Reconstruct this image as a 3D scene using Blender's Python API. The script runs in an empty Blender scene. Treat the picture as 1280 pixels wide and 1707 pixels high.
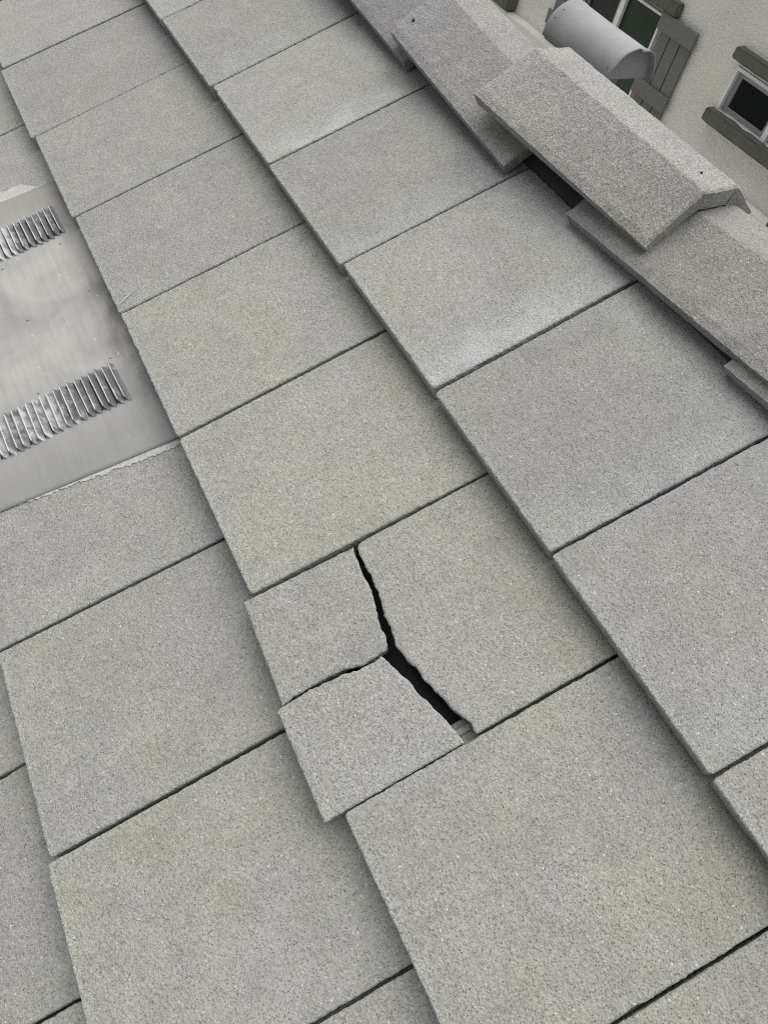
import bpy, bmesh, math, random
from math import sin, cos, tan, pi, radians
from mathutils import Matrix, Vector, noise
from mathutils.geometry import delaunay_2d_cdt

SC = bpy.context.scene
COL = SC.collection
H0 = 6.0                                   # height of the roof's origin above the ground
PITCH = radians(27.0)

# ------------------------------------------------------------------ camera
cam_d = bpy.data.cameras.new('camera')
cam = bpy.data.objects.new('camera', cam_d)
COL.objects.link(cam)
cam_d.sensor_fit = 'HORIZONTAL'
cam_d.sensor_width = 36.0
cam_d.lens = 36.0 * 1230.08 / 1280.0
cam_d.clip_start = 0.02
cam_d.clip_end = 500.0
RX = Vector((0.45839, 0.87105, 0.17647))
DN = Vector((0.75570, -0.27750, -0.59323))
FW = Vector((-0.46776, 0.40529, -0.78546))
cm = Matrix((RX, -DN, -FW)).transposed().to_4x4()
cm.translation = Vector((1.98724, -0.58682, 0.79068 + H0))
cam.matrix_world = cm
SC.camera = cam

# ------------------------------------------------------------------ sky, sun, exposure
SUN_EL, SUN_AZ = radians(67), radians(25)   # azimuth measured from +Y towards -X
w = bpy.data.worlds.new('World'); SC.world = w; w.use_nodes = True
nt = w.node_tree; nt.nodes.clear()
sky = nt.nodes.new('ShaderNodeTexSky'); sky.sky_type = 'NISHITA'; sky.sun_disc = False
sky.sun_elevation = SUN_EL; sky.sun_rotation = -SUN_AZ
sky.air_density = 1.0; sky.dust_density = 4.0
hs = nt.nodes.new('ShaderNodeHueSaturation'); hs.inputs['Saturation'].default_value = 0.12
bg = nt.nodes.new('ShaderNodeBackground'); bg.inputs['Strength'].default_value = 0.06
wo = nt.nodes.new('ShaderNodeOutputWorld')
nt.links.new(sky.outputs[0], hs.inputs['Color']); nt.links.new(hs.outputs[0], bg.inputs[0]); nt.links.new(bg.outputs[0], wo.inputs[0])
sd = bpy.data.lights.new('sun', 'SUN'); sd.energy = 2.3; sd.angle = radians(100); sd.color = (1.0, 0.985, 0.965)
sun = bpy.data.objects.new('sun', sd); COL.objects.link(sun)
sdir = Vector((-sin(SUN_AZ) * cos(SUN_EL), cos(SUN_AZ) * cos(SUN_EL), sin(SUN_EL)))
sun.rotation_euler = sdir.to_track_quat('Z', 'Y').to_euler()
sun.location = (0, 3, 12)
SC.view_settings.view_transform = 'Standard'; SC.view_settings.look = 'None'
SC.view_settings.gamma = 1.0; SC.view_settings.use_curve_mapping = False
SC.view_settings.exposure = 0.97
SC.cycles.use_denoising = False
SC.cycles.filter_width = 1.1

# ------------------------------------------------------------------ helpers
def link(name, mesh, mat=None, parent=None):
    o = bpy.data.objects.new(name, mesh); COL.objects.link(o)
    if mat: 
        mesh.materials.clear(); mesh.materials.append(mat)
    if parent: o.parent = parent
    return o
def empty(name, loc=(0, 0, 0), rot=(0, 0, 0)):
    o = bpy.data.objects.new(name, None); o.empty_display_size = 0.1
    COL.objects.link(o); o.location = loc; o.rotation_euler = rot
    return o
def tag(o, label=None, cat=None, group=None, kind=None):
    if label: o['label'] = label
    if cat: o['category'] = cat
    if group: o['group'] = group
    if kind: o['kind'] = kind
    return o
def mesh_from(name, V, F, smooth=False):
    m = bpy.data.meshes.new(name); m.from_pydata([tuple(v) for v in V], [], F); m.update()
    if smooth:
        for p in m.polygons: p.use_smooth = True
    return m
def box_mesh(name, x0, x1, y0, y1, z0, z1, bev=0.0, seg=2):
    bm = bmesh.new()
    bmesh.ops.create_cube(bm, size=1)
    for v in bm.verts:
        v.co = Vector((x0 + (v.co.x + .5) * (x1 - x0), y0 + (v.co.y + .5) * (y1 - y0), z0 + (v.co.z + .5) * (z1 - z0)))
    if bev:
        bmesh.ops.bevel(bm, geom=bm.edges[:], offset=bev, segments=seg, affect='EDGES', profile=.6)
    m = bpy.data.meshes.new(name); bm.to_mesh(m); bm.free()
    return m
def sm(a, b, x):
    t = max(0.0, min(1.0, (x - a) / (b - a))); return t * t * (3 - 2 * t)
def n1(x, y=0.0, z=0.0):
    return noise.noise(Vector((x, y, z)))

# ------------------------------------------------------------------ material helpers
class NT:
    def __init__(s, name):
        s.m = bpy.data.materials.new(name); s.m.use_nodes = True
        s.t = s.m.node_tree; s.t.nodes.clear()
        s.out = s.n('ShaderNodeOutputMaterial'); s.b = s.n('ShaderNodeBsdfPrincipled')
        s.l(s.b.outputs[0], s.out.inputs[0])
    def n(s, typ, **kw):
        x = s.t.nodes.new(typ)
        for k, v in kw.items(): setattr(x, k, v)
        return x
    def l(s, a, b): s.t.links.new(a, b)
    def put(s, inp, v):
        if hasattr(v, 'is_output') or isinstance(v, bpy.types.NodeSocket): s.l(v, inp)
        else: inp.default_value = v
    def math(s, op, a, b=0.0, c=None, clamp=False):
        x = s.n('ShaderNodeMath', operation=op, use_clamp=clamp); s.put(x.inputs[0], a); s.put(x.inputs[1], b)
        if c is not None: s.put(x.inputs[2], c)
        return x.outputs[0]
    def mix(s, f, a, b, blend='MIX'):
        x = s.n('ShaderNodeMix', data_type='RGBA', blend_type=blend)
        s.put(x.inputs[0], f); s.put(x.inputs[6], a); s.put(x.inputs[7], b)
        return x.outputs[2]
    def ramp(s, f, stops, interp='LINEAR'):
        x = s.n('ShaderNodeValToRGB'); x.color_ramp.interpolation = interp
        e = x.color_ramp.elements
        while len(e) < len(stops): e.new(0.5)
        for i, (p, c) in enumerate(stops):
            e[i].position = p; e[i].color = (c, c, c, 1) if not isinstance(c, tuple) else (*c, 1)
        s.put(x.inputs[0], f); return x.outputs[0]
    def noise(s, vec, scale, detail=3.0, rough=.55, dist=0.0):
        x = s.n('ShaderNodeTexNoise'); x.inputs['Scale'].default_value = scale; x.inputs['Detail'].default_value = detail
        x.inputs['Roughness'].default_value = rough; x.inputs['Distortion'].default_value = dist
        if vec is not None: s.l(vec, x.inputs['Vector'])
        return x
    def voro(s, vec, scale, feature='F1'):
        x = s.n('ShaderNodeTexVoronoi', feature=feature); x.inputs['Scale'].default_value = scale
        if vec is not None: s.l(vec, x.inputs['Vector'])
        return x
    def attr(s, name):
        x = s.n('ShaderNodeAttribute', attribute_type='OBJECT', attribute_name=name); return x.outputs['Fac']
    def mapping(s, vec, scale=(1, 1, 1), rot=(0, 0, 0), loc=None):
        x = s.n('ShaderNodeMapping'); x.inputs['Scale'].default_value = scale; x.inputs['Rotation'].default_value = rot
        s.l(vec, x.inputs['Vector'])
        if loc is not None: s.l(loc, x.inputs['Location'])
        return x.outputs[0]
    def bump(s, h, strength, dist, prev=None):
        x = s.n('ShaderNodeBump'); x.inputs['Strength'].default_value = strength; x.inputs['Distance'].default_value = dist
        s.put(x.inputs['Height'], h)
        if prev is not None: s.l(prev, x.inputs['Normal'])
        return x.outputs[0]

def mat_concrete(name, base=(.246, .2455, .2375), grain=1.0):
    k = NT(name)
    tc = k.n('ShaderNodeTexCoord'); oi = k.n('ShaderNodeObjectInfo')
    obj = tc.outputs['Object']
    off = k.n('ShaderNodeCombineXYZ')
    k.l(k.math('MULTIPLY', oi.outputs['Random'], 37.0), off.inputs[0]); k.l(k.math('MULTIPLY', oi.outputs['Random'], 91.0), off.inputs[1])
    va = k.n('ShaderNodeVectorMath', operation='ADD'); k.l(obj, va.inputs[0]); k.l(off.outputs[0], va.inputs[1])
    P = va.outputs[0]
    tone = k.attr('tone'); tint = k.attr('tint'); wear = k.attr('wear'); coarse = k.attr('coarse')
    # broad colour drift: olive-buff to blue-grey
    big = k.noise(P, 5.5, 4, .6, .4).outputs[0]
    big2 = k.noise(P, 17.0, 4, .65, .3).outputs[0]
    strk = k.noise(k.mapping(P, (34, 5, 20)), 1.0, 4, .6).outputs[0]
    t = k.math('ADD', k.math('MULTIPLY_ADD', k.math('SUBTRACT', big, .5), 3.0, .5), tint, clamp=True)
    c = k.mix(t, (base[0] * .985, base[1] * .98, base[2] * 1.0, 1), (base[0] * 1.035, base[1] * 1.032, base[2] * .93, 1))
    v = k.math('ADD', k.math('MULTIPLY_ADD', k.math('SUBTRACT', big2, .5), .42, 1.0), k.math('MULTIPLY', k.math('SUBTRACT', strk, .5), .16))
    v = k.math('MULTIPLY', v, k.math('ADD', tone, 1.0))
    # sand grain: several sizes
    g1 = k.noise(P, 520.0, 2, .7).outputs[0]
    g2 = k.noise(P, 230.0, 2, .6).outputs[0]
    vc = k.voro(P, 330.0); cellr = k.n('ShaderNodeSeparateColor'); k.l(vc.outputs['Color'], cellr.inputs[0])
    gr = k.math('ADD', k.math('MULTIPLY', k.math('SUBTRACT', g1, .5), 1.4 * grain), k.math('MULTIPLY', k.math('SUBTRACT', g2, .5), .7 * grain))
    g3 = k.noise(P, 125.0, 1, .5).outputs[0]
    gr = k.math('ADD', gr, k.math('MULTIPLY', k.math('SUBTRACT', g3, .5), .22))
    gr = k.math('MULTIPLY', gr, k.math('ADD', coarse, 1.0))
    v = k.math('MULTIPLY', v, k.math('MAXIMUM', k.math('ADD', gr, 1.0), .25))
    cv = k.n('ShaderNodeVectorMath', operation='SCALE'); k.l(c, cv.inputs[0]); k.l(v, cv.inputs['Scale'])
    c = cv.outputs[0]
    # pale quartz grains and dark pits
    white = k.math('MULTIPLY', k.ramp(cellr.outputs[0], [(.978, 0.0), (.99, 1.0)]), k.ramp(vc.outputs['Distance'], [(.25, 1.0), (.5, 0.0)]))
    c = k.mix(k.math('MULTIPLY', white, .65), c, (.62, .61, .58, 1))
    pits = k.voro(k.mapping(P, (1.35, .8, 1), (0, 0, .5)), 330.0); pr = k.n('ShaderNodeSeparateColor'); k.l(pits.outputs['Color'], pr.inputs[0])
    pd = k.noise(P, 420.0, 2, .5)
    dist = k.math('ADD', pits.outputs['Distance'], k.math('MULTIPLY', k.math('SUBTRACT', pd.outputs[0], .5), 1.1))
    pit = k.math('MULTIPLY', k.ramp(pr.outputs[1], [(.50, 0.0), (.85, 1.0)]), k.ramp(dist, [(.16, 1.0), (.34, 0.0)]))
    c = k.mix(k.math('MULTIPLY', k.math('MULTIPLY', pit, k.math('ADD', k.math('MULTIPLY', big2, 1.6), -.25)), k.math('MULTIPLY_ADD', coarse, .5, .52)), c, (.075, .075, .072, 1))
    # pale worn sand along the high side joint and near the ridge end
    sx = k.n('ShaderNodeSeparateXYZ'); k.l(obj, sx.inputs[0])
    e1 = k.n('ShaderNodeMapRange'); e1.interpolation_type = 'SMOOTHSTEP'; k.l(sx.outputs[0], e1.inputs[0]); e1.inputs[1].default_value = .22; e1.inputs[2].default_value = .335
    e2 = k.n('ShaderNodeMapRange'); e2.interpolation_type = 'SMOOTHSTEP'; k.l(sx.outputs[1], e2.inputs[0]); e2.inputs[1].default_value = .26; e2.inputs[2].default_value = .38
    wn = k.ramp(k.math('ADD', k.math('MULTIPLY', k.noise(P, 14, 4, .7, .6).outputs[0], .7), k.math('MULTIPLY', g1, .9)), [(.68, 0.0), (.92, 1.0)])
    wm = k.math('MULTIPLY', k.math('MAXIMUM', k.math('MULTIPLY', e1.outputs[0], wear), k.math('MULTIPLY', e2.outputs[0], k.attr('wear2'))), k.math('ADD', k.math('MULTIPLY', wn, .90), .10), clamp=True)
    e3 = k.n('ShaderNodeMapRange'); e3.interpolation_type = 'SMOOTHSTEP'; k.l(sx.outputs[1], e3.inputs[0]); e3.inputs[1].default_value = .012; e3.inputs[2].default_value = -.001
    arr = k.math('MULTIPLY', e3.outputs[0], k.ramp(g1, [(.42, 0.0), (.66, .75)]))
    wm = k.math('MAXIMUM', k.math('MULTIPLY', wm, .72), k.math('MULTIPLY', arr, k.math('SUBTRACT', 1.0, k.attr('plain'))))
    c = k.mix(wm, c, (.41, .42, .425, 1))
    k.l(c, k.b.inputs['Base Color'])
    k.b.inputs['Roughness'].default_value = .88
    k.b.inputs['Specular IOR Level'].default_value = .3
    h1 = k.math('ADD', k.math('MULTIPLY', g1, .6), k.math('MULTIPLY', vc.outputs['Distance'], -.5))
    h = k.math('SUBTRACT', h1, k.math('MULTIPLY', pit, .9))
    b1 = k.bump(k.noise(P, 28, 3, .6).outputs[0], .35, .004)
    b2 = k.bump(k.math('ADD', h, k.math('MULTIPLY', g2, .8)), .9, .0016 * grain, b1)
    k.l(b2, k.b.inputs['Normal'])
    return k.m

def mat_simple(name, col, rough=.6, metal=0.0, var=.12, scale=20, bump=0.0, bscale=80, spec=.4, bdist=.002):
    k = NT(name)
    tc = k.n('ShaderNodeTexCoord'); P = tc.outputs['Object']
    nz = k.noise(P, scale, 4, .6).outputs[0]
    v = k.math('MULTIPLY_ADD', k.math('SUBTRACT', nz, .5), var * 2, 1.0)
    cv = k.n('ShaderNodeVectorMath', operation='SCALE'); cv.inputs[0].default_value = col; k.l(v, cv.inputs['Scale'])
    k.l(cv.outputs[0], k.b.inputs['Base Color'])
    k.b.inputs['Roughness'].default_value = rough; k.b.inputs['Metallic'].default_value = metal
    k.b.inputs['Specular IOR Level'].default_value = spec
    if bump:
        k.l(k.bump(k.noise(P, bscale, 4, .6).outputs[0], bump, bdist), k.b.inputs['Normal'])
    return k.m

def mat_vent():
    k = NT('weathered_zinc')
    tc = k.n('ShaderNodeTexCoord'); P = tc.outputs['Object']
    a = k.noise(P, 7, 5, .6, .5).outputs[0]
    st = k.noise(k.mapping(P, (1.5, 22, 1), (0, 0, .05)), 3.0, 5, .65).outputs[0]
    br = k.noise(k.mapping(P, (6, 90, 1), (0, 0, .12)), 2.0, 4, .7, .5).outputs[0]
    c = k.mix(k.ramp(a, [(.35, 0.0), (.65, 1.0)]), (.245, .243, .236, 1), (.335, .325, .302, 1))
    c = k.mix(k.math('MULTIPLY', k.ramp(st, [(.45, 0.0), (.75, 1.0)]), .35), c, (.15, .15, .15, 1))
    c = k.mix(k.math('MULTIPLY', k.math('SUBTRACT', br, .5), .35, clamp=True), c, (.5, .49, .46, 1))
    # dark grime and painted shadow of the tile butts next to the upslope edge
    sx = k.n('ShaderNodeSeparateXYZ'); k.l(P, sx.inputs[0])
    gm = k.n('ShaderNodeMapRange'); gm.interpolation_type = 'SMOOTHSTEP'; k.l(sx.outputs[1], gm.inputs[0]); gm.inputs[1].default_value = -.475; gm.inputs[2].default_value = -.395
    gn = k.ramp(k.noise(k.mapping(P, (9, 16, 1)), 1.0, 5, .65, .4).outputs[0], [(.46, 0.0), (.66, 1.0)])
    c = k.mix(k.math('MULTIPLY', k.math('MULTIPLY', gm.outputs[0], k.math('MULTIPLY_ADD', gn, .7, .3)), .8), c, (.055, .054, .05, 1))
    sp = k.voro(P, 46.0); spr = k.n('ShaderNodeSeparateColor'); k.l(sp.outputs['Color'], spr.inputs[0])
    spot = k.math('MULTIPLY', k.ramp(spr.outputs[0], [(.80, 0.0), (.81, 1.0)]), k.ramp(sp.outputs['Distance'], [(.10, 1.0), (.14, 0.0)]))
    c = k.mix(k.math('MULTIPLY', spot, .4), c, (.55, .54, .51, 1))
    gd = k.n('ShaderNodeMapRange'); gd.interpolation_type = 'SMOOTHSTEP'; k.l(k.math('ADD', sx.outputs[0], k.math('MULTIPLY', k.math('SUBTRACT', a, .5), .35)), gd.inputs[0]); gd.inputs[1].default_value = .90; gd.inputs[2].default_value = 1.08
    c = k.mix(k.math('MULTIPLY', gd.outputs[0], .62), c, (.165, .168, .172, 1))
    gt = k.n('ShaderNodeMapRange'); gt.interpolation_type = 'SMOOTHSTEP'; k.l(k.math('ADD', sx.outputs[0], k.math('MULTIPLY', k.math('SUBTRACT', st, .5), .2)), gt.inputs[0]); gt.inputs[1].default_value = .46; gt.inputs[2].default_value = .30
    c = k.mix(k.math('MULTIPLY', gt.outputs[0], .55), c, (.20, .188, .160, 1))
    k.l(c, k.b.inputs['Base Color'])
    k.b.inputs['Metallic'].default_value = .08
    k.l(k.math('MULTIPLY_ADD', a, .2, .55), k.b.inputs['Roughness'])
    b = k.bump(k.noise(P, 7, 2, .5).outputs[0], .22, .006)
    b = k.bump(k.noise(P, 160, 3, .6).outputs[0], .12, .001, b)
    k.l(b, k.b.inputs['Normal'])
    return k.m

def mat_louver():
    k = NT('worn_louver_metal')
    tc = k.n('ShaderNodeTexCoord'); P = tc.outputs['Object']; oi = k.n('ShaderNodeObjectInfo')
    sx = k.n('ShaderNodeCombineXYZ'); k.l(k.math('MULTIPLY', oi.outputs['Random'], 13.0), sx.inputs[0])
    va = k.n('ShaderNodeVectorMath', operation='ADD'); k.l(P, va.inputs[0]); k.l(sx.outputs[0], va.inputs[1])
    a = k.noise(va.outputs[0], 40, 5, .7, .4).outputs[0]
    sz = k.n('ShaderNodeSeparateXYZ'); k.l(P, sz.inputs[0])
    crest = k.math('MULTIPLY', k.math('SUBTRACT', sz.outputs[2], .0080), 400.0, clamp=True)
    bare = k.ramp(k.math('ADD', k.math('ADD', k.math('MULTIPLY_ADD', a, .55, .24), k.math('MULTIPLY', k.attr('bare'), .15)), k.math('MULTIPLY', crest, .30)), [(.52, 0.0), (.66, 1.0)])
    c = k.mix(bare, (.105, .107, .11, 1), (.40, .405, .41, 1))
    k.l(c, k.b.inputs['Base Color']); k.b.inputs['Metallic'].default_value = .25
    k.l(k.math('MULTIPLY_ADD', bare, -.05, .62), k.b.inputs['Roughness'])
    
    return k.m

def mat_stucco():
    k = NT('stucco')
    tc = k.n('ShaderNodeTexCoord'); P = tc.outputs['Object']
    a = k.noise(P, 1.3, 5, .6).outputs[0]; b = k.noise(P, 45, 5, .65, .6).outputs[0]; d = k.noise(k.mapping(P, (30, 30, 90)), 1.0, 4, .6, .8).outputs[0]
    c = k.mix(k.ramp(a, [(.3, 0.0), (.7, 1.0)]), (.735, .718, .665, 1), (.83, .812, .755, 1))
    c = k.mix(k.math('MULTIPLY', k.ramp(d, [(.35, 1.0), (.6, 0.0)]), .22), c, (.48, .465, .42, 1))
    k.l(c, k.b.inputs['Base Color']); k.b.inputs['Roughness'].default_value = .95; k.b.inputs['Specular IOR Level'].default_value = .2
    h = k.math('ADD', b, d)
    k.l(k.bump(h, .6, .012), k.b.inputs['Normal'])
    return k.m

def mat_glass(name, col, rough=.04, spec=.5):
    k = NT(name)
    tc = k.n('ShaderNodeTexCoord')
    nz = k.noise(tc.outputs['Object'], 1.8, 3, .5).outputs[0]
    v = k.math('MULTIPLY_ADD', nz, 1.2, .4)
    cv = k.n('ShaderNodeVectorMath', operation='SCALE'); cv.inputs[0].default_value = col; k.l(v, cv.inputs['Scale'])
    k.l(cv.outputs[0], k.b.inputs['Base Color']); k.b.inputs['Roughness'].default_value = rough
    k.b.inputs['Specular IOR Level'].default_value = spec
    return k.m

M_TILE = mat_concrete('concrete_tile')
M_BODY_SHADED = mat_concrete('concrete_body_shaded', (.125, .124, .120), 1.1)  # bare body concrete of sides and undersides, their shade painted in as darker colour
M_RIDGE = mat_concrete('concrete_ridge', (.243, .241, .237), 1.05)
M_FELT = mat_simple('black_felt', (.018, .019, .021), .7, 0, .3, 30, .3, 120)
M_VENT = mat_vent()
M_LOUV = mat_louver()
M_GALV = mat_simple('galvanised_sheet', (.25, .25, .252), .75, .0, .38, 11, .3, 16, .3, .005)
M_GALVD = mat_simple('galvanised_dull', (.21, .215, .22), .75, .05, .08, 12, .05, 30, .3)
M_STUC = mat_stucco()
M_SHUT = mat_simple('shutter_paint', (.150, .158, .150), .55, 0, .05, 6, .12, 40)
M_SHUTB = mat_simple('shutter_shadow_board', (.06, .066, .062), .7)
M_TRIM = mat_simple('olive_trim', (.125, .128, .104), .85, 0, .25, 12, .6, 120, .2, .006)
M_WHITE = mat_simple('white_vinyl', (.78, .78, .77), .4, 0, .03, 6)
M_GREY = mat_simple('grey_sash', (.27, .28, .285), .5, 0, .04, 6)
M_BAND = mat_simple('cream_band', (.74, .73, .69), .7, 0, .08, 7, .2, 60)
M_PANE_G = mat_glass('green_pane', (.030, .058, .036), .2, .15)
M_PANE_D = mat_glass('dark_pane', (.020, .027, .025), .1, .2)
M_BLACK = mat_glass('black_pane', (.008, .011, .012), .08, .06)
M_SMEAR = mat_simple('pale_mortar', (.37, .365, .345), .95, 0, .5, 150, .9, 300)
M_GROUND = mat_simple('ground_mat', (.34, .33, .30), .95, 0, .35, 1.2, .4, 12)
M_NAIL = mat_simple('nail_steel', (.03, .03, .03), .5, .4)

# ------------------------------------------------------------------ ground
tag(link('ground', mesh_from('ground', [(-150, -150, 0), (150, -150, 0), (150, 150, 0), (-150, 150, 0)], [(0, 1, 2, 3)]), M_GROUND),
    kind='structure')

# ------------------------------------------------------------------ neighbour house
YW = 5.0
def Z(z): return z + H0
house = empty('stucco_house', (-2.5, YW, 0))
tag(house, 'beige stucco house with green shutters seen beyond the roof ridge', 'house')
def hpart(name, mesh, mat, parent=house, label=None, yf=None):
    # outlines were measured on the wall plane; proud pieces are set where the same sight lines meet their front
    kf = 1.0 if yf is None else (yf + .587) / (YW + .587)
    for v in mesh.vertices:
        v.co.x = 1.987 + (v.co.x - 1.987) * kf; v.co.z = Z(.79 + (v.co.z - H0 - .79) * kf)
        v.co.x += 2.5; v.co.y -= YW
    o = link(name, mesh, mat, parent)
    if label: o['label'] = label
    return o
# wall front as a grid with two openings, plus depth
WIN1 = (-3.80, -2.86, Z(-2.28), Z(-1.125))
WIN2 = (-1.985, -0.95, Z(-1.475), Z(-1.13))
def wall_mesh():
    xs = sorted({-12.0, WIN1[0], WIN1[1], WIN2[0], WIN2[1], 4.0}); zs = sorted({0.0, WIN1[2], WIN2[2], WIN2[3], WIN1[3], Z(3.0)})
    bm = bmesh.new()
    def q(a, b, c, d): bm.faces.new([bm.verts.new(p) for p in (a, b, c, d)])
    for i in range(len(xs) - 1):
        for j in range(len(zs) - 1):
            cx, cz = (xs[i] + xs[i + 1]) / 2, (zs[j] + zs[j + 1]) / 2
            if any(W[0] < cx < W[1] and W[2] < cz < W[3] for W in (WIN1, WIN2)): continue
            q((xs[i], YW, zs[j]), (xs[i + 1], YW, zs[j]), (xs[i + 1], YW, zs[j + 1]), (xs[i], YW, zs[j + 1]))
    for W in (WIN1, WIN2):
        d = YW + .16
        q((W[0], YW, W[2]), (W[0], YW, W[3]), (W[0], d, W[3]), (W[0], d, W[2]))
        q((W[1], YW, W[3]), (W[1], YW, W[2]), (W[1], d, W[2]), (W[1], d, W[3]))
        q((W[0], YW, W[3]), (W[1], YW, W[3]), (W[1], d, W[3]), (W[0], d, W[3]))
        q((W[1], YW, W[2]), (W[0], YW, W[2]), (W[0], d, W[2]), (W[1], d, W[2]))
    q((-12, YW, 0), (-12, YW, Z(3)), (-12, YW + 8, Z(3)), (-12, YW + 8, 0))
    q((4, YW, Z(3)), (4, YW, 0), (4, YW + 8, 0), (4, YW + 8, Z(3)))
    bmesh.ops.remove_doubles(bm, verts=bm.verts, dist=1e-5)
    m = bpy.data.meshes.new('wall'); bm.to_mesh(m); bm.free(); return m
hpart('wall', wall_mesh(), M_STUC)
hpart('roof', box_mesh('roof', -12.4, 4.4, YW - .5, YW + 8.4, Z(3.002), Z(3.2)), M_TILE)
def frame_mesh(x0, x1, z0, z1, wd, ya, yb, bars=()):
    bm = bmesh.new()
    def bx(a, b, c, d):
        r = bmesh.ops.create_cube(bm, size=1)
        for v in r['verts']:
            v.co = Vector((a + (v.co.x + .5) * (b - a), ya + (v.co.y + .5) * (yb - ya), c + (v.co.z + .5) * (d - c)))
    bx(x0, x0 + wd, z0, z1); bx(x1 - wd, x1, z0, z1)
    bx(x0 + wd, x1 - wd, z1 - wd, z1); bx(x0 + wd, x1 - wd, z0, z0 + wd)
    for a, b in bars: bx(a, b, z0 + wd, z1 - wd)
    m = bpy.data.meshes.new('frame'); bm.to_mesh(m); bm.free(); return m
# left window, between the shutters
w1 = hpart('window', frame_mesh(WIN1[0] - .012, WIN1[1] + .012, WIN1[2] + .002, WIN1[3] - .002, .019, YW - .034, YW - .0005, [(-3.356, -3.304)]), M_WHITE)
hpart('pane', box_mesh('pane', -3.35, -2.862, YW + .004, YW + .012, WIN1[2] + .004, WIN1[3] - .004), M_PANE_G, w1, 'dark green pane')
hpart('pane', box_mesh('pane', -3.798, -3.352, YW + .010, YW + .018, WIN1[2] + .004, WIN1[3] - .004), M_PANE_D, w1, 'dark grey pane')
hpart('sash', frame_mesh(-3.783, -3.357, WIN1[2] + .030, WIN1[3] - .030, .035, YW - .012, YW + .0095), M_GREY, w1)
# right window
w2 = hpart('window', frame_mesh(WIN2[0] + .002, WIN2[1] - .002, WIN2[2] + .002, WIN2[3] - .002, .023, YW - .012, YW + .06, [(-1.490, -1.448)]), M_WHITE)
hpart('sash', frame_mesh(-1.953, -1.491, WIN2[2] + .033, WIN2[3] - .026, .036, YW + .02, YW + .045), M_GREY, w2)
hpart('pane', box_mesh('pane', -1.912, -1.531, YW + .030, YW + .037, WIN2[2] + .060, WIN2[3] - .055), M_BLACK, w2)
hpart('pane', box_mesh('pane', -1.447, -.982, YW + .030, YW + .037, WIN2[2] + .033, WIN2[3] - .033), M_PANE_G, w2)
# trim: lintels, sills, band
def rough_bar(name, x0, x1, y0, y1, z0, z1, seed=0):
    bm = bmesh.new(); bmesh.ops.create_cube(bm, size=1)
    for v in bm.verts:
        v.co = Vector((x0 + (v.co.x + .5) * (x1 - x0), y0 + (v.co.y + .5) * (y1 - y0), z0 + (v.co.z + .5) * (z1 - z0)))
    long = [e for e in bm.edges if abs(e.verts[0].co.x - e.verts[1].co.x) > .01]
    bmesh.ops.subdivide_edges(bm, edges=long, cuts=60)
    bmesh.ops.bevel(bm, geom=[e for e in bm.edges if e.calc_face_angle(0) > 1.0], offset=.010, segments=2, affect='EDGES')
    for v in bm.verts:
        n = noise.noise_vector(Vector((v.co.x * 9 + seed, v.co.y * 30, v.co.z * 30))) * .006
        v.co += n
    m = bpy.data.meshes.new(name); bm.to_mesh(m); bm.free(); return m
hpart('lintel', rough_bar('lintel', -3.89, -2.77, YW - .075, YW + .004, Z(-1.118), Z(-1.022), 3), M_TRIM, yf=YW - .075)
hpart('lintel', rough_bar('lintel', -2.09, -.85, YW - .075, YW + .004, Z(-1.118), Z(-1.034), 5), M_TRIM, yf=YW - .075)
hpart('sill', rough_bar('sill', -2.085, -.85, YW - .085, YW + .004, Z(-1.580), Z(-1.484), 9), M_TRIM, yf=YW - .085)
hpart('belly_band', box_mesh('belly_band', -9, 3, YW - .10, YW + .003, Z(-2.02), Z(-1.885), .012), M_BAND, yf=YW - .10)
hpart('trim_block', rough_bar('trim_block', -5.9, -4.88, YW - .135, YW + .003, Z(-1.884), Z(-1.72), 14), M_TRIM, yf=YW - .135)
hpart('trim_block', rough_bar('trim_block', -1.06, -.2, YW - .135, YW + .003, Z(-1.92), Z(-1.80), 17), M_TRIM, yf=YW - .135)
# shutters
def shutter(x0, x1):
    y = YW - .036
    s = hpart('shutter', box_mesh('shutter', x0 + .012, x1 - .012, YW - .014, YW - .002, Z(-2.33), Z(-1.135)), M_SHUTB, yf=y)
    n = 3; g = .010; bw = (x1 - x0 - g * (n - 1)) / n
    for i in range(n):
        a = x0 + i * (bw + g)
        hpart('board', box_mesh('board', a, a + bw, y, YW - .015, Z(-2.34), Z(-1.125), .003), M_SHUT, s, yf=y)
    for za, zb in ((-1.238, -1.112), (-1.732, -1.612), (-2.345, -2.225)):
        hpart('rail', box_mesh('rail', x0 - .052, x1 + .006, y - .024, y - .001, Z(za), Z(zb), .005), M_SHUT, s, yf=y - .012)
    return s
shutter(-2.842, -2.470)
shutter(-4.19, -3.805)

# ------------------------------------------------------------------ our roof
roof = empty('tile_roof', (0, 0, H0), (PITCH, 0, 0))
tag(roof, 'grey concrete tile roof with one tile cracked into three pieces', 'roof')
STEP = .039; EXP = .401
GAP = .0056

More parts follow.
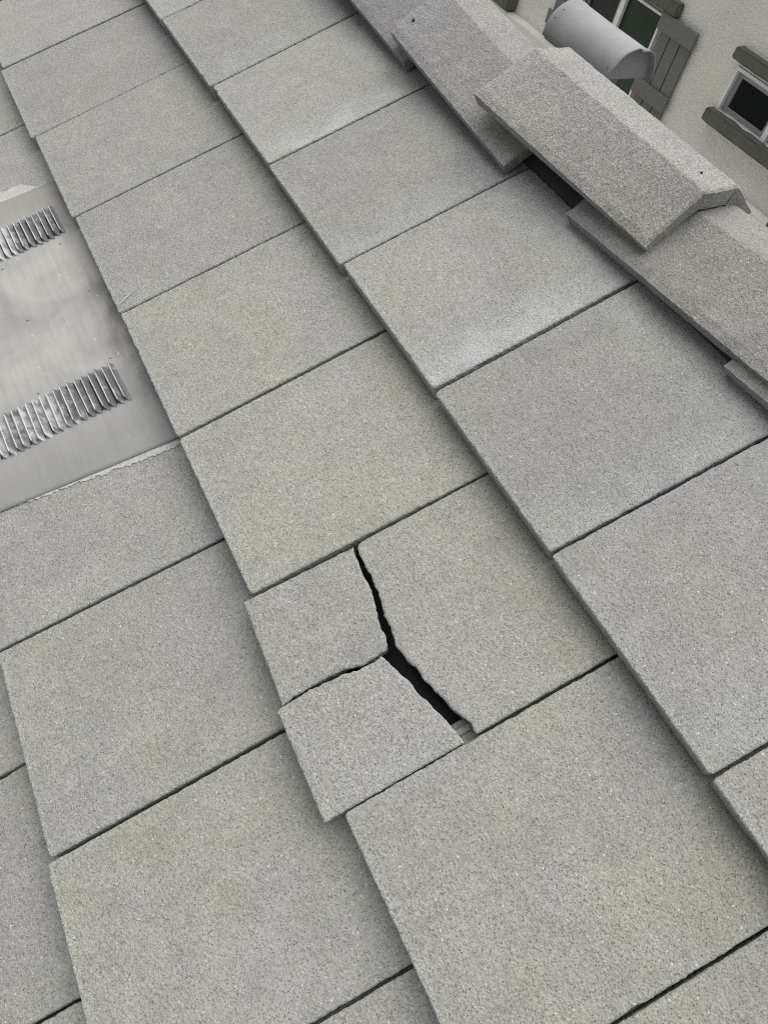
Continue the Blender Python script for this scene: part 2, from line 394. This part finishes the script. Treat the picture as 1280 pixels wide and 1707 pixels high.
def make_tile_mesh(name, quad, head, thick, rough=1.0, seed=0, outline=None, rnd=.006, flare=0.0, flange=None, crackset=None, zoff=0.0):
    """quad: [(u,v) butt low-u, butt high-u, head high-u, head low-u] local; outline overrides it.
       Top lies on the plane z = -STEP*v/EXP. Returns a mesh with rough, slightly chipped arrises."""
    rg = random.Random(seed)
    if outline is None:
        pts = []
        q = [Vector(p) for p in quad]
        for i in range(4):
            a, b, c = q[i - 1], q[i], q[(i + 1) % 4]
            r = rnd * (.7 + .7 * rg.random()) if i in (0, 1) else .003
            d0 = (a - b).normalized(); d1 = (c - b).normalized()
            for s_ in (0, .3, .7, 1):
                pts.append(b + d0 * r * (1 - s_) ** 2 + d1 * r * s_ ** 2)
        crackflag = [False] * len(pts)
    else:
        pts = [Vector(p) for p, f in outline]; crackflag = [f for p, f in outline]
    # resample
    P = []; C = []
    st = .0042
    for i in range(len(pts)):
        a, b = pts[i], pts[(i + 1) % len(pts)]
        n = max(1, int((b - a).length / st))
        for j in range(n):
            P.append(a.lerp(b, j / n)); C.append(crackflag[i])
    N = len(P)
    nor = []
    for i in range(N):
        t = (P[(i + 1) % N] - P[i - 1])
        nrm = Vector((t.y, -t.x)).normalized() if t.length > 1e-9 else Vector((0, 0))
        nor.append(nrm)
    ns = seed * 7.31
    def disp(i, k):
        p = P[i]; amp = (.0007 if not C[i] else .0015) * rough
        d = n1(p.x * 210 + ns, p.y * 210, k * 3.1) * amp + n1(p.x * 70 + ns, p.y * 70, k * 1.7 + 9) * amp * 1.1
        chip = n1(p.x * 28 + ns, p.y * 28, 31 + k * .4)
        if chip > .42 and not C[i]: d -= (chip - .42) * .005 * rough
        return d
    V = []; rings = []
    spec = [(.0042, 0.0), (.0016, -.0005), (0.0, -.0022), (.0004, -.010), (.0010, -thick)]
    for k, (inset, dz) in enumerate(spec):
        r = []
        for i in range(N):
            e = disp(i, 0 if k < 3 else k) * (1.0 if k else .5) - inset * (1.0 + (.5 * n1(P[i].x * 120 + ns, P[i].y * 120, 5) if k < 2 else 0))
            if C[i] and k >= 3: e += n1(P[i].x * 60 + ns, P[i].y * 60, 40 + k) * .004 - .002
            if flare and C[i] and k >= 2: e += flare * sm(.10, .20, P[i].x) * (0, 0, .12, .6, 1.0)[k] * (1.0 + 1.1 * n1(P[i].x * 45, 7.7, k * .35))
            p = P[i] + nor[i] * e
            zz = -STEP * p.y / EXP + dz + (n1(p.x * 150 + ns, p.y * 150, 3) * .0004 if k else 0) + zoff
            r.append(len(V)); V.append((p.x, p.y, zz))
        rings.append(r)
    poly = [Vector((V[i][0], V[i][1])) for i in rings[0]]
    cv, _e, cf, *_r = delaunay_2d_cdt(poly, [], [list(range(N))], 1, 1e-7)
    t0 = len(V)
    for p in cv: V.append((p.x, p.y, -STEP * p.y / EXP + zoff))
    F = [tuple(t0 + i for i in f) for f in cf]
    for k in range(len(spec) - 1):
        for i in range(N):
            j = (i + 1) % N
            F.append((rings[k][i], rings[k + 1][i], rings[k + 1][j], rings[k][j]))
    nbody = len(cf) + 2 * N
    F.append(tuple(reversed(rings[-1])))
    if flange:                                    # water channel ribs on the low-u side
        wd = flange; b0 = P[0].y + .006; b1 = head - .01
        prof = [(.004, -.0245), (-.002, -.0245), (-.004, -.0275), (-.014, -.0275), (-.016, -.0235), (-.024, -.0235), (-.026, -.030), (-wd, -.030), (-wd, -.042), (.004, -.042)]
        if wd < .02: prof = [(.004, -.035), (-wd, -.035), (-wd, -.044), (.004, -.044)]
        s0 = len(V)
        for y in (b0, b1):
            for px, pz in prof: V.append((px, y, pz - STEP * y / EXP))
        n = len(prof)
        for i in range(n):
            j = (i + 1) % n; F.append((s0 + i, s0 + j, s0 + n + j, s0 + n + i))
        F.append(tuple(range(s0 + n - 1, s0 - 1, -1))); F.append(tuple(range(s0 + n, s0 + 2 * n)))
    m = mesh_from(name, V, F)
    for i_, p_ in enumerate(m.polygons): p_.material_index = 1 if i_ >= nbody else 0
    bm = bmesh.new(); bm.from_mesh(m); bmesh.ops.remove_doubles(bm, verts=bm.verts, dist=1e-6); bmesh.ops.recalc_face_normals(bm, faces=bm.faces); bm.to_mesh(m); bm.free()
    return m

W = .333
rows = {
    'A': dict(v=0.0, a={0: 0.0, 1: .339, 2: .663, 3: 1.0, 4: 1.336, 5: 1.664, 6: 1.996}, h={0: -.012, 1: .319, 2: .655, 3: .995, 4: 1.330, 5: 1.670, 6: 2.0},
              vb={0: 0, 1: .005, 2: .003, 3: .008, 4: .007, 5: .006, 6: .005}, rng=(-4, 9)),
    'B': dict(v=-.400, a={0: -.184, 1: .153, 2: .486, 3: .813, 4: 1.151, 5: 1.477, 6: 1.815}, h={0: -.190, 1: .140, 2: .479, 3: .813, 4: 1.150, 5: 1.486, 6: 1.818},
              vb={0: -.410, 1: -.401, 2: -.395, 3: -.393, 4: -.392, 5: -.404, 6: -.402}, rng=(-4, 9)),
    'C': dict(v=-.800, a={0: .015, 1: .345, 2: .675, 3: 1.0, 4: 1.333, 5: 1.670, 6: 1.999}, h={0: .017, 1: .345, 2: .675, 3: 1.01, 4: 1.345, 5: 1.672, 6: 2.003}, vb={}, rng=(-3, 9)),
    'D': dict(v=-1.20, a={0: -.16, 1: .173, 2: .506, 3: .839, 4: 1.172, 5: 1.505, 6: 1.835}, h={0: -.16, 1: .173, 2: .506, 3: .839, 4: 1.172, 5: 1.508, 6: 1.839}, vb={}, rng=(-3, 9)),
}
def jointu(R, i, key):
    d = R[key]
    if i in d: return d[i]
    if i < 0: return d[0] + i * W
    return d[6] + (i - 6) * W
rng = random.Random(11)
TONE = {('A', 1): .02, ('A', 2): -.06, ('A', 3): .04, ('A', 4): -.09, ('A', 5): -.03, ('A', 0): -.05, ('B', 1): -.02, ('B', 2): -.03, ('B', 3): .03, ('B', 4): .05, ('B', 6): 0.0, ('C', 4): -.01, ('C', 5): .02}
TINT = {('A', 1): .1, ('A', 2): -.15, ('A', 3): .0, ('A', 4): -.1, ('A', 5): -.1, ('B', 3): .25, ('B', 4): .3, ('C', 4): .05, ('B', 6): .1, ('C', 5): .2}
WEAR = {('A', 1): .95, ('A', 0): .25, ('A', 2): .35, ('A', 3): 1.0, ('A', 4): .5, ('A', 5): .35}
def dress(o, row, i):
    o['tone'] = float(TONE.get((row, i), rng.uniform(-.06, .06))); o['tint'] = float(TINT.get((row, i), rng.uniform(-.22, .05)))
    o['wear2'] = .9 if row == 'A' else 0.0; o['wear'] = float(WEAR.get((row, i), .25 if row == 'A' else .06)); o['coarse'] = float(rng.uniform(-.1, .15))
seed = 0
for rn, R in rows.items():
    for i in range(*R['rng']):
        seed += 1
        if rn == 'B' and i == 5: continue                   # the broken one, below
        if rn == 'C' and i in (1, 2): continue              # replaced by the metal vent
        a0, h0 = jointu(R, i, 'a'), jointu(R, i, 'h'); a1, h1 = jointu(R, i + 1, 'a'), jointu(R, i + 1, 'h')
        vb = R['vb'].get(i, R['v'] + rng.uniform(-.004, .004))
        L = .405 if rn == 'A' else .465
        sl0, sl1 = (h0 - a0) / EXP, (h1 - a1) / EXP
        gap = GAP * rng.uniform(.85, 1.2)
        if rn == 'A': L = {3: .393}.get(i, .40)
        if rn == 'B' and i == 4: gap = .0004
        elif rn == 'D' or a1 > 1.9: gap *= .68
        hw = a1 - a0 - gap
        quad = [(0, 0), (hw, 0), (hw + sl1 * L, L), (sl0 * L, L)]
        thick = .0365
        fl = .034 if (rn == 'B' and i == 6) else .0085
        m = make_tile_mesh('roof_tile', quad, L, thick, 1.25, seed, flange=fl)
        o = link('roof_tile', m, M_TILE, roof); m.materials.append(M_BODY_SHADED)
        o.location = (a0, vb, rng.uniform(-.0012, .0012)); o.rotation_euler = (rng.uniform(-.002, .002), rng.uniform(-.003, .003), 0)
        dress(o, rn, i)

# broken tile: three fragments, outlines in roof coordinates (u, v)
LAB = {0: 'largest right-hand fragment of the cracked tile', 1: 'upper left fragment of the cracked tile', 2: 'lower left fragment of the cracked tile, slipped down'}
crack_main = [(1.4933, -.2210), (1.5174, -.2236), (1.5538, -.2252), (1.5806, -.2279), (1.6076, -.2354), (1.6268, -.2356), (1.6539, -.2410), (1.6779, -.2378), (1.6981, -.2312), (1.7183, -.2301), (1.7411, -.2238), (1.7648, -.2183), (1.7842, -.2108), (1.7967, -.2063), (1.8118, -.2060)]
main = [((1.8135, .05), False), ((1.489, .05), False), ((1.4862, -.210), False), ((1.488, -.217), True)] + [(p, True) for p in crack_main[:-1]] + [(crack_main[-1], False)]
tl = [((1.4808, -.4073), False)]
tl_crack = [(1.6500, -.4166), (1.6480, -.3983), (1.6463, -.3766), (1.6462, -.3486), (1.6473, -.3280), (1.6510, -.3122), (1.6563, -.2937), (1.6545, -.2715), (1.6524, -.2562), (1.6475, -.2519), (1.6344, -.2486), (1.6204, -.2496), (1.6127, -.2464), (1.5893, -.2398), (1.5645, -.2344), (1.5284, -.2329), (1.4972, -.2286)]
tl += [(p, True) for p in tl_crack] + [((1.488, -.226), False)]
bt = [((1.6531, -.4266), False), ((1.8128, -.4296), False), ((1.8140, -.2254), True)]
bt_crack = [(1.8012, -.2275), (1.7870, -.2294), (1.7590, -.2373), (1.7304, -.2454), (1.7068, -.2499), (1.6825, -.2579), (1.6621, -.2648), (1.6577, -.2661), (1.6595, -.2882), (1.6586, -.3054), (1.6531, -.3273), (1.6519, -.3513), (1.6498, -.3748), (1.6510, -.3962), (1.6514, -.4172)]
bt += [(p, True) for p in bt_crack]
for k, (ol, th) in enumerate(((main, .021), (tl, .024), (bt, .024))):
    ox, oy = 1.477, -.400
    if sum((ol[j][0][0] * ol[(j + 1) % len(ol)][0][1] - ol[(j + 1) % len(ol)][0][0] * ol[j][0][1]) for j in range(len(ol))) < 0:
        pp = [p for p, f in ol][::-1]; ff = [f for p, f in ol]; ff = [ff[(len(ff) - 2 - j) % len(ff)] for j in range(len(ff))]
        ol = list(zip(pp, ff))
    ol = [((p[0] - ox, p[1] - oy), f) for p, f in ol]
    m = make_tile_mesh('tile_fragment', None, 0, th, 1.1, 300 + k, outline=ol, flare=.0028 if k == 0 else 0.0)
    o = link('tile_fragment', m, M_TILE, roof); m.materials.append(M_BODY_SHADED); o.location = (ox, oy, 0); o['label'] = LAB[k]
    o['plain'] = 1.0; o['tone'] = (.02, .0, .03)[k]; o['tint'] = (.2, .12, .05)[k]; o['wear'] = (.1, .0, .15)[k]; o['coarse'] = (.1, .2, .35)[k]

# felt-covered deck, near slope and far slope in one folded sheet with thickness
APY, TAN = .46, tan(PITCH)
def to_local(y, z):        # world offset (y, z) -> roof local (v, n)
    return (cos(PITCH) * y + sin(PITCH) * z, -sin(PITCH) * y + cos(PITCH) * z)
apz = APY * TAN - .092 / cos(PITCH)
prof = [(-2.2, apz - (APY + 2.2) * TAN), (APY, apz), (3.0, apz - (3.0 - APY) * TAN)]
V = []; F = []
for u in (-1.6, 3.6):
    for y, z in prof: V.append((u, *to_local(y, z)))
    for y, z in prof: V.append((u, *to_local(y, z - .02)))
F = [(0, 1, 7, 6), (1, 2, 8, 7), (3, 9, 10, 4), (4, 10, 11, 5), (0, 6, 9, 3), (2, 5, 11, 8), (0, 3, 4, 1), (1, 4, 5, 2), (6, 7, 10, 9), (7, 8, 11, 10)]
link('roof_deck', mesh_from('roof_deck', V, F), M_FELT, roof)
# felt rolled over the ridge board
rp = [(.366, .092), (.371, .135), (.378, .156), (.392, .172), (.415, .187), (.45, .196), (.49, .196), (.525, .185), (.548, .165), (.56, .11)]
V = []; F = []; nu = 120
for i in range(nu + 1):
    u = -1.4 + 5.0 * i / nu
    for j, (y, z) in enumerate(rp):
        V.append((u, *to_local(y + .002 * n1(u * 6, j * .7), z + .0025 * n1(u * 5 + 7, j * .5))))
n = len(rp)
for i in range(nu):
    for j in range(n - 1): F.append((i * n + j, (i + 1) * n + j, (i + 1) * n + j + 1, i * n + j + 1))
link('ridge_felt', mesh_from('ridge_felt', V, F, True), M_FELT, roof)
# far slope: tiled courses in stepped relief (hidden behind the ridge from here)
V = []; F = []
for cidx in range(5):
    for i in range(15):
        u0 = -1.4 + i * W + (W / 2 if cidx % 2 else 0); u1 = u0 + W - .005
        yb = APY + .09 + cidx * .357; yn = yb + .357
        za = APY * TAN - .040 / cos(PITCH) - (yb - APY) * TAN; zb = APY * TAN - (yn - APY) * TAN
        s0 = len(V)
        for u in (u0, u1):
            for (y, z) in ((yb, za), (yn, zb), (yn, zb - .037), (yb, za - .03)): V.append((u, *to_local(y, z)))
        F += [(s0, s0 + 4, s0 + 5, s0 + 1), (s0 + 1, s0 + 5, s0 + 6, s0 + 2), (s0, s0 + 1, s0 + 2, s0 + 3), (s0 + 4, s0 + 7, s0 + 6, s0 + 5), (s0 + 3, s0 + 2, s0 + 6, s0 + 7)]
fo = link('far_slope_tiles', mesh_from('far_slope_tiles', V, F), M_TILE, roof); fo['kind'] = 'stuff'

# ridge tiles
def ridge_mesh(P0, P1, th=.022, seed=0, rough=1.0):
    """P0,P1: four top-profile points (u,y,z) at far and near end in world offsets."""
    rg = random.Random(seed); ns = seed * 5.7
    def section(P):
        L, A, B, R = [Vector((p[1], p[2])) for p in P]
        out = []
        for k in range(9): out.append(L.lerp(A, .975 * k / 8))
        for s_ in (.3, .6): out.append(L.lerp(A, .975).lerp(A, s_).lerp(A.lerp(B, .04).lerp(A, 1 - s_), s_))
        for k in range(5): out.append(A.lerp(B, .05 + .87 * k / 4))
        for s_ in (.4, .75): out.append(A.lerp(B, .94).lerp(B, s_).lerp(B.lerp(R, .1).lerp(B, 1 - s_), s_))
        for k in range(6): out.append(B.lerp(R, .08 + .92 * k / 5))
        nr = []
        for i in range(len(out)):
            t = out[min(i + 1, len(out) - 1)] - out[max(i - 1, 0)]; nr.append(Vector((-t.y, t.x)).normalized())
        return out, nr
    S0, N0 = section(P0); S1, N1 = section(P1); n = len(S0)
    nu = 110; V = []; top = []; bot = []
    for i in range(nu + 1):
        t = i / nu; rt = []; rb = []
        ee = min(t, 1 - t) * .45
        for j in range(n):
            p = S0[j].lerp(S1[j], t); nn = N0[j].lerp(N1[j], t).normalized()
            u = P0[0][0] + (P1[0][0] - P0[0][0]) * t
            edge = min(j, n - 1 - j)
            rd = 0.0
            if ee < .004: rd = .0028 if ee < .001 else .0008
            if edge == 0: rd = max(rd, .0022)
            hgt = n1(u * 140 + ns, p.x * 140, p.y * 140) * .0007 + n1(u * 45 + ns, p.x * 45, p.y * 45) * .0010
            du = 0; dl = 0
            if ee < .006: du = (n1(p.x * 120 + ns, p.y * 120, t * 3) * .0018 + n1(p.x * 40 + ns, p.y * 40, t) * .0016) * rough
            if edge == 0: dl = (n1(u * 130 + ns, 3.3, j) * .0011 + n1(u * 40 + ns, 8.3, j) * .0014) * rough
            q = p + nn * (hgt - rd); q.x += dl
            rt.append(len(V)); V.append((u + du, *to_local(q.x, q.y)))
            qb = p - nn * (th + .006 * sm(5, 9, j) * (1 - sm(n - 6, n - 3, j))); qb.x += dl * .6 + (.002 if j == 0 else 0)
            if j >= n - 3: qb += (S0[n - 4] - S0[n - 1]).normalized() * (.020 * (j - n + 4) / 3)
            rb.append(len(V)); V.append((u + du * .7 + (.0025 if i == 0 else -.0025 if i == nu else 0), *to_local(qb.x, qb.y)))
        top.append(rt); bot.append(rb)
    F = []
    for i in range(nu):
        for j in range(n - 1):
            F.append((top[i][j], top[i + 1][j], top[i + 1][j + 1], top[i][j + 1]))
            F.append((bot[i][j], bot[i][j + 1], bot[i + 1][j + 1], bot[i + 1][j]))
        F.append((top[i][0], bot[i][0], bot[i + 1][0], top[i + 1][0]))
        F.append((top[i][n - 1], top[i + 1][n - 1], bot[i + 1][n - 1], bot[i][n - 1]))
    for j in range(n - 1):
        F.append((top[0][j], top[0][j + 1], bot[0][j + 1], bot[0][j]))
        F.append((top[nu][j], bot[nu][j], bot[nu][j + 1], top[nu][j + 1]))
    m = mesh_from('ridge_tile', V, F)
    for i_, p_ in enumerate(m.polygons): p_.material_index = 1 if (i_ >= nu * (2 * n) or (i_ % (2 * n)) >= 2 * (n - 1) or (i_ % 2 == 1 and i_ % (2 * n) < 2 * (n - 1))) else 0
    return m
T2 = ([[.5375, .3075, .1944], [.5375, .4142, .2723], [.5375, .4922, .2769], [.5375, .5669, .2289]], [[.9844, .3177, .1511], [.9844, .4244, .2290], [.9844, .5024, .2335], [.9844, .5771, .1855]])
T3 = ([[.8591, .3088, .2200], [.8591, .4191, .2926], [.8591, .4973, .2933], [.8591, .5695, .2417]], [[1.3183, .3515, .2019], [1.3183, .4305, .2841], [1.3183, .5086, .2848], [1.3183, .5809, .2332]])
T4 = ([[1.1535, .3353, .1602], [1.1535, .4420, .2380], [1.1535, .5200, .2426], [1.1535, .5947, .1946]], [[1.665, .3476, .1894], [1.665, .4543, .2672], [1.665, .5323, .2718], [1.665, .6070, .2238]])
def shift(T, du, dy=0, dz=0): return tuple([[p[0] + du, p[1] + dy, p[2] + dz] for p in e] for e in T)
ridge = [(shift(T2, -1.19, -.004), 1), (shift(T2, -.79), 2), (shift(T2, -.392, .004, .002), 3), (T2, 4), (T3, 5), (T4, 6), (shift(T4, .395, .004, .001), 7), (shift(T4, .79), 8), (shift(T4, 1.19, .003), 9)]
for T, sd_ in ridge:
    o = link('ridge_tile', ridge_mesh(T[0], T[1], .0255, sd_, 1.2 if sd_ == 5 else 1.0), M_RIDGE, roof); o.data.materials.append(M_BODY_SHADED)
    o['tone'] = {3: -.12, 4: -.03, 5: .04, 6: -.08}.get(sd_, 0.0); o['tint'] = {3: -.4, 6: .0, 5: 0.05}.get(sd_, -.1); o['wear'] = 0.0; o['plain'] = 1.0
    o['coarse'] = {5: .35, 4: .15}.get(sd_, -.05)
    if sd_ == 5: o['label'] = 'coarse pale ridge tile lapping over both its neighbours'

def disc(name, p, nrm, r, h, mat, parent, seg=10):
    bm = bmesh.new()
    bmesh.ops.create_cone(bm, cap_ends=True, segments=seg, radius1=r, radius2=r * .7, depth=h)
    q = Vector(nrm).normalized().to_track_quat('Z', 'Y').to_matrix().to_4x4(); q.translation = Vector(p)
    bmesh.ops.transform(bm, matrix=q, verts=bm.verts)
    m = bpy.data.meshes.new(name); bm.to_mesh(m); bm.free()
    return link(name, m, mat, parent)
y_, z_ = to_local(.463, .2852)
disc('nail', (1.272, y_, z_), (0, sin(PITCH), cos(PITCH)), .0030, .004, M_NAIL, roof)
y_, z_ = to_local(.345, .2205)
disc('nail', (.565, y_, z_), (0, -.3, 1), .0034, .004, M_NAIL, roof)

# pale mortar smears left on the tiles beside the vent, and a chalky scratch
def flat_patch(name, pts, v0, thick, mat, rag, seed):
    P = []
    for i in range(len(pts)):
        a, b = Vector(pts[i][:2]), Vector(pts[(i + 1) % len(pts)][:2]); n_ = max(1, int((b - a).length / .0022)); r_ = pts[i][2] if len(pts[i]) > 2 else rag
        for j in range(n_):
            p = a.lerp(b, j / n_); p += Vector((n1(p.x * 170 + seed, p.y * 170) + .8 * n1(p.x * 60, p.y * 60 + seed), n1(p.x * 170, p.y * 170 + seed, 4))) * r_
            P.append(p)
    V = []; N = len(P)
    for dz in (thick, -.001):
        for p in P: V.append((p.x, p.y, -STEP * (p.y - v0) / EXP + dz))
    F = [tuple(range(N)), tuple(range(2 * N - 1, N - 1, -1))] + [(i, N + i, N + (i + 1) % N, (i + 1) % N) for i in range(N)]
    m = mesh_from(name, V, F); bm = bmesh.new(); bm.from_mesh(m); bmesh.ops.recalc_face_normals(bm, faces=bm.faces); bmesh.ops.triangulate(bm, faces=bm.faces); bm.to_mesh(m); bm.free()
    return link(name, m, mat, roof)
flat_patch('mortar_smear', [(1.112, -.400, .002), (1.130, -.400, .004), (1.126, -.45, .006), (1.116, -.51, .006), (1.101, -.59, .005), (1.092, -.66, .003), (1.083, -.70, .001), (1.086, -.66, .001), (1.095, -.58, .001)], -.80, .0007, M_SMEAR, .004, 2)
flat_patch('mortar_smear', [(.275, -.545, .001), (.279, -.415, .001), (.262, -.412, .004), (.246, -.425, .006), (.236, -.46, .006), (.232, -.50, .006), (.226, -.55, .004)], -.80, .0007, M_SMEAR, .004, 5)
def ribbon(pts, wd):
    V = []; F = []
    for i, p in enumerate(pts):
        a = Vector(pts[max(0, i - 1)]); b = Vector(pts[min(len(pts) - 1, i + 1)]); t = (b - a).normalized(); s = Vector((-t.y, t.x)) * wd * (.35 + .65 * sin(pi * (i + .6) / (len(pts) + .2)))
        for sg in (1, -1):
            q = Vector(p) + s * sg; V.append((q.x, q.y, -STEP * (q.y + .393) / EXP + .0016))
    for i in range(len(pts) - 1): F.append((2 * i, 2 * i + 1, 2 * i + 3, 2 * i + 2))
    return V, F
V, F = ribbon([(.7900, -.388), (.7880, -.383), (.7850, -.376), (.7815, -.368), (.7778, -.360), (.7748, -.355), (.772, -.351)], .0010)
V2, F2 = ribbon([(.7683, -.3676), (.7700, -.3660), (.7722, -.3680), (.7714, -.3711), (.7690, -.372)], .0006)
F += [tuple(i + len(V) for i in f) for f in F2]; V += V2
so = link('scratch_mark', mesh_from('scratch_mark', V, F), M_SMEAR, roof); so['label'] = 'thin white scratch on a tile'

# ------------------------------------------------------------------ flush metal roof vent
vent = empty('roof_vent', (0, 0, H0), (PITCH, 0, 0))
tag(vent, 'flat weathered metal roof vent with two louvre rows set among tiles', 'roof vent')
def vz(v): return -STEP * (v + .80) / EXP + .0035
# sheet: skewed quad u(v) edges
def ue0(v): return .262 + (.274 - .262) * (v + .542) / .116 + .004
def ue1(v): return 1.080 + (1.116 - 1.080) * (v + .731) / .321
V = []; F = []; na, nb = 90, 50
ys = [-.86 + (.86 - .375) * j / nb for j in range(nb + 1)]
for lay in (0, 1):
    for i in range(na + 1):
        for j, y in enumerate(ys):
            u = ue0(y) + (ue1(y) - ue0(y)) * i / na
            dz = .0016 * n1(u * 5, y * 6) + .0006 * n1(u * 18, y * 18)
            dz += .003 * sm(-.445, -.40, y) * (1 - sm(-.40, -.385, y))
            dz += .0022 * math.exp(-((u - .60 - .12 * y) / .03) ** 2) * .4
            ed = min(i, na - i) / na * .82
            dz -= .0014 * (1 - sm(0, .03, ed))
            V.append((u, y, vz(y) + dz - lay * .0014))
nv = (na + 1) * (nb + 1)
for i in range(na):
    for j in range(nb):
        a = i * (nb + 1) + j; b = (i + 1) * (nb + 1) + j
        F.append((a, b, b + 1, a + 1)); F.append((nv + a, nv + a + 1, nv + b + 1, nv + b))
for i in range(na):
    a = i * (nb + 1); b = a + nb + 1
    F.append((a, nv + a, nv + b, b)); F.append((a + nb, b + nb, nv + b + nb, nv + a + nb))
for j in range(nb):
    F.append((j, j + 1, nv + j + 1, nv + j)); a = na * (nb + 1) + j
    F.append((a, nv + a, nv + a + 1, a + 1))
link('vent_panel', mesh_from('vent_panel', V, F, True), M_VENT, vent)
def louver_mesh(ln, rad, hgt):
    V = []; F = []; nl = 30
    LP = [(-.0064, 0), (-.0052, .30), (-.0046, .62), (-.0040, .86), (-.0030, 1.0), (-.0018, .97), (-.0008, .78), (.0004, .52), (.0020, .30), (.0042, .14), (.0066, 0)]; nc = len(LP) - 1
    for i in range(nl + 1):
        x = ln * i / nl; e = min(x, ln - x)
        s = math.sqrt(max(0.0, 1 - (1 - min(1, e / .010)) ** 2)); s = max(s, .05)
        for j in range(nc + 1):
            yy, zz = LP[j]
            V.append((x + .004 * yy / rad * (1 if i > nl / 2 else .3), yy * (.5 + .5 * s) + .0015 * (i / nl - .5), hgt * s * zz))
    for i in range(nl):
        for j in range(nc):
            a = i * (nc + 1) + j; F.append((a, a + nc + 1, a + nc + 2, a + 1))
    m = mesh_from('louver', V, F, True)
    bm = bmesh.new(); bm.from_mesh(m); bmesh.ops.recalc_face_normals(bm, faces=bm.faces)
    if sum(f.normal.z for f in bm.faces) < 0: bmesh.ops.reverse_faces(bm, faces=bm.faces)
    bm.to_mesh(m); bm.free(); return m
LM = louver_mesh(.106, .0064, .0098); LM.materials.append(M_LOUV)
SLOT = box_mesh('slot', .006, .100, -.0093, -.0052, .0004, .0016); SLOT.materials.append(M_FELT)
rl = random.Random(4)
for u0, vs in ((.362, -.440), (.880, -.456)):
    for k in range(18):
        o = bpy.data.objects.new('louver', LM); COL.objects.link(o); o.parent = vent
        v = vs - .0141 * k
        o.location = (u0 + .0008 * rl.uniform(-1, 1) - .0004 * k, v, vz(v) - .001 + .0012 * n1(u0 * 5, v * 6)); o.rotation_euler = (0, 0, .03 + rl.uniform(-.012, .012)); o.scale = (1, 1, rl.uniform(.9, 1.1))
        sl = bpy.data.objects.new('slot', SLOT); COL.objects.link(sl); sl.parent = o
        o['bare'] = float((sm(4, 10, k) * rl.uniform(.2, 1.0) if u0 > .5 else sm(5, 9, k) * .9 + rl.uniform(-.1, .2)) - .15)
for (u, v) in ((.492, -.452), (.669, -.437), (.667, -.571), (.867, -.451), (.864, -.600), (.486, -.584)):
    disc('rivet', (u, v, vz(v) + .0012 + .0016 * n1(u * 5, v * 6)), (0, STEP / EXP, 1), .0036, .0016, M_VENT, vent, 14)

# ------------------------------------------------------------------ half-round vent hood beyond the ridge
hood = empty('vent_hood', (.63, .811, H0 + .02))
tag(hood, 'half-round grey sheet metal vent hood just beyond the ridge', 'vent hood')
HX0, HX1, HY, HZ, HR = .505, .752, .811, .170, .066
def hl(p): return (p[0] - .63, p[1] - .811, p[2] - .02)
V = []; F = []; nx, nc = 40, 32
for lay in (0, 1):
    r = HR - lay * .0018
    for i in range(nx + 1):
        x = HX0 + (HX1 - HX0) * i / nx
        for j in range(nc + 1):
            th = pi * j / nc
            rr = r + .0012 * n1(x * 9, th * 1.2) + (.0022 * sm(.735, .75, x) * (1 + 1.2 * n1(th * 2.5, 4))) + .0012 * sm(.53, .515, x)
            if i == nx: rr -= .007 * math.exp(-((th - 1.75) / .16) ** 2)
            y = HY - cos(th) * rr; z = HZ + sin(th) * rr
            if j == 0: z -= .006
            if j == nc: z -= .004
            V.append(hl((x + (.003 * n1(th * 2, 8) if i == nx else 0), y, z)))
nv = (nx + 1) * (nc + 1)
for i in range(nx):
    for j in range(nc):
        a = i * (nc + 1) + j; b = a + nc + 1
        F.append((a, b, b + 1, a + 1)); F.append((nv + a, nv + a + 1, nv + b + 1, nv + b))
    for j in (0, nc):
        a = i * (nc + 1) + j; b = a + nc + 1; F.append((a, nv + a, nv + b, b) if j == 0 else (a, b, nv + b, nv + a))
for j in range(nc):
    F.append((j, j + 1, nv + j + 1, nv + j)); a = nx * (nc + 1) + j; F.append((a, nv + a, nv + a + 1, a + 1))
link('hood_shell', mesh_from('hood_shell', V, F, True), M_GALV, hood)
for xx in (.739, .516):
    V = []; n = 40
    for t_ in (0, .0015):
        for j in range(n + 1):
            th = pi * j / n; V.append(hl((xx - t_, HY - cos(th) * (HR - .001), HZ + sin(th) * (HR - .001))))
    N = n + 1
    F = [tuple(range(N)), tuple(range(2 * N - 1, N - 1, -1))] + [(i, N + i, N + (i + 1) % N, (i + 1) % N) for i in range(N)]
    link('end_cap', mesh_from('end_cap', V, F), M_GALVD, hood)
bm = bmesh.new(); bmesh.ops.create_cone(bm, cap_ends=False, segments=40, radius1=.046, radius2=.046, depth=.17)
bmesh.ops.transform(bm, matrix=Matrix.Translation(hl((.655, HY, .105))), verts=bm.verts)
cm_ = bpy.data.meshes.new('pipe'); bm.to_mesh(cm_); bm.free()
for p in cm_.polygons: p.use_smooth = True
link('pipe', cm_, M_GALVD, hood)
for (x, th) in ((.520, .55), (.522, .9), (.736, .35)):
    p = hl((x, HY - cos(th) * HR, HZ + sin(th) * HR)); disc('rivet', p, (0, -cos(th), sin(th)), .0018, .003, M_NAIL, hood, 8)
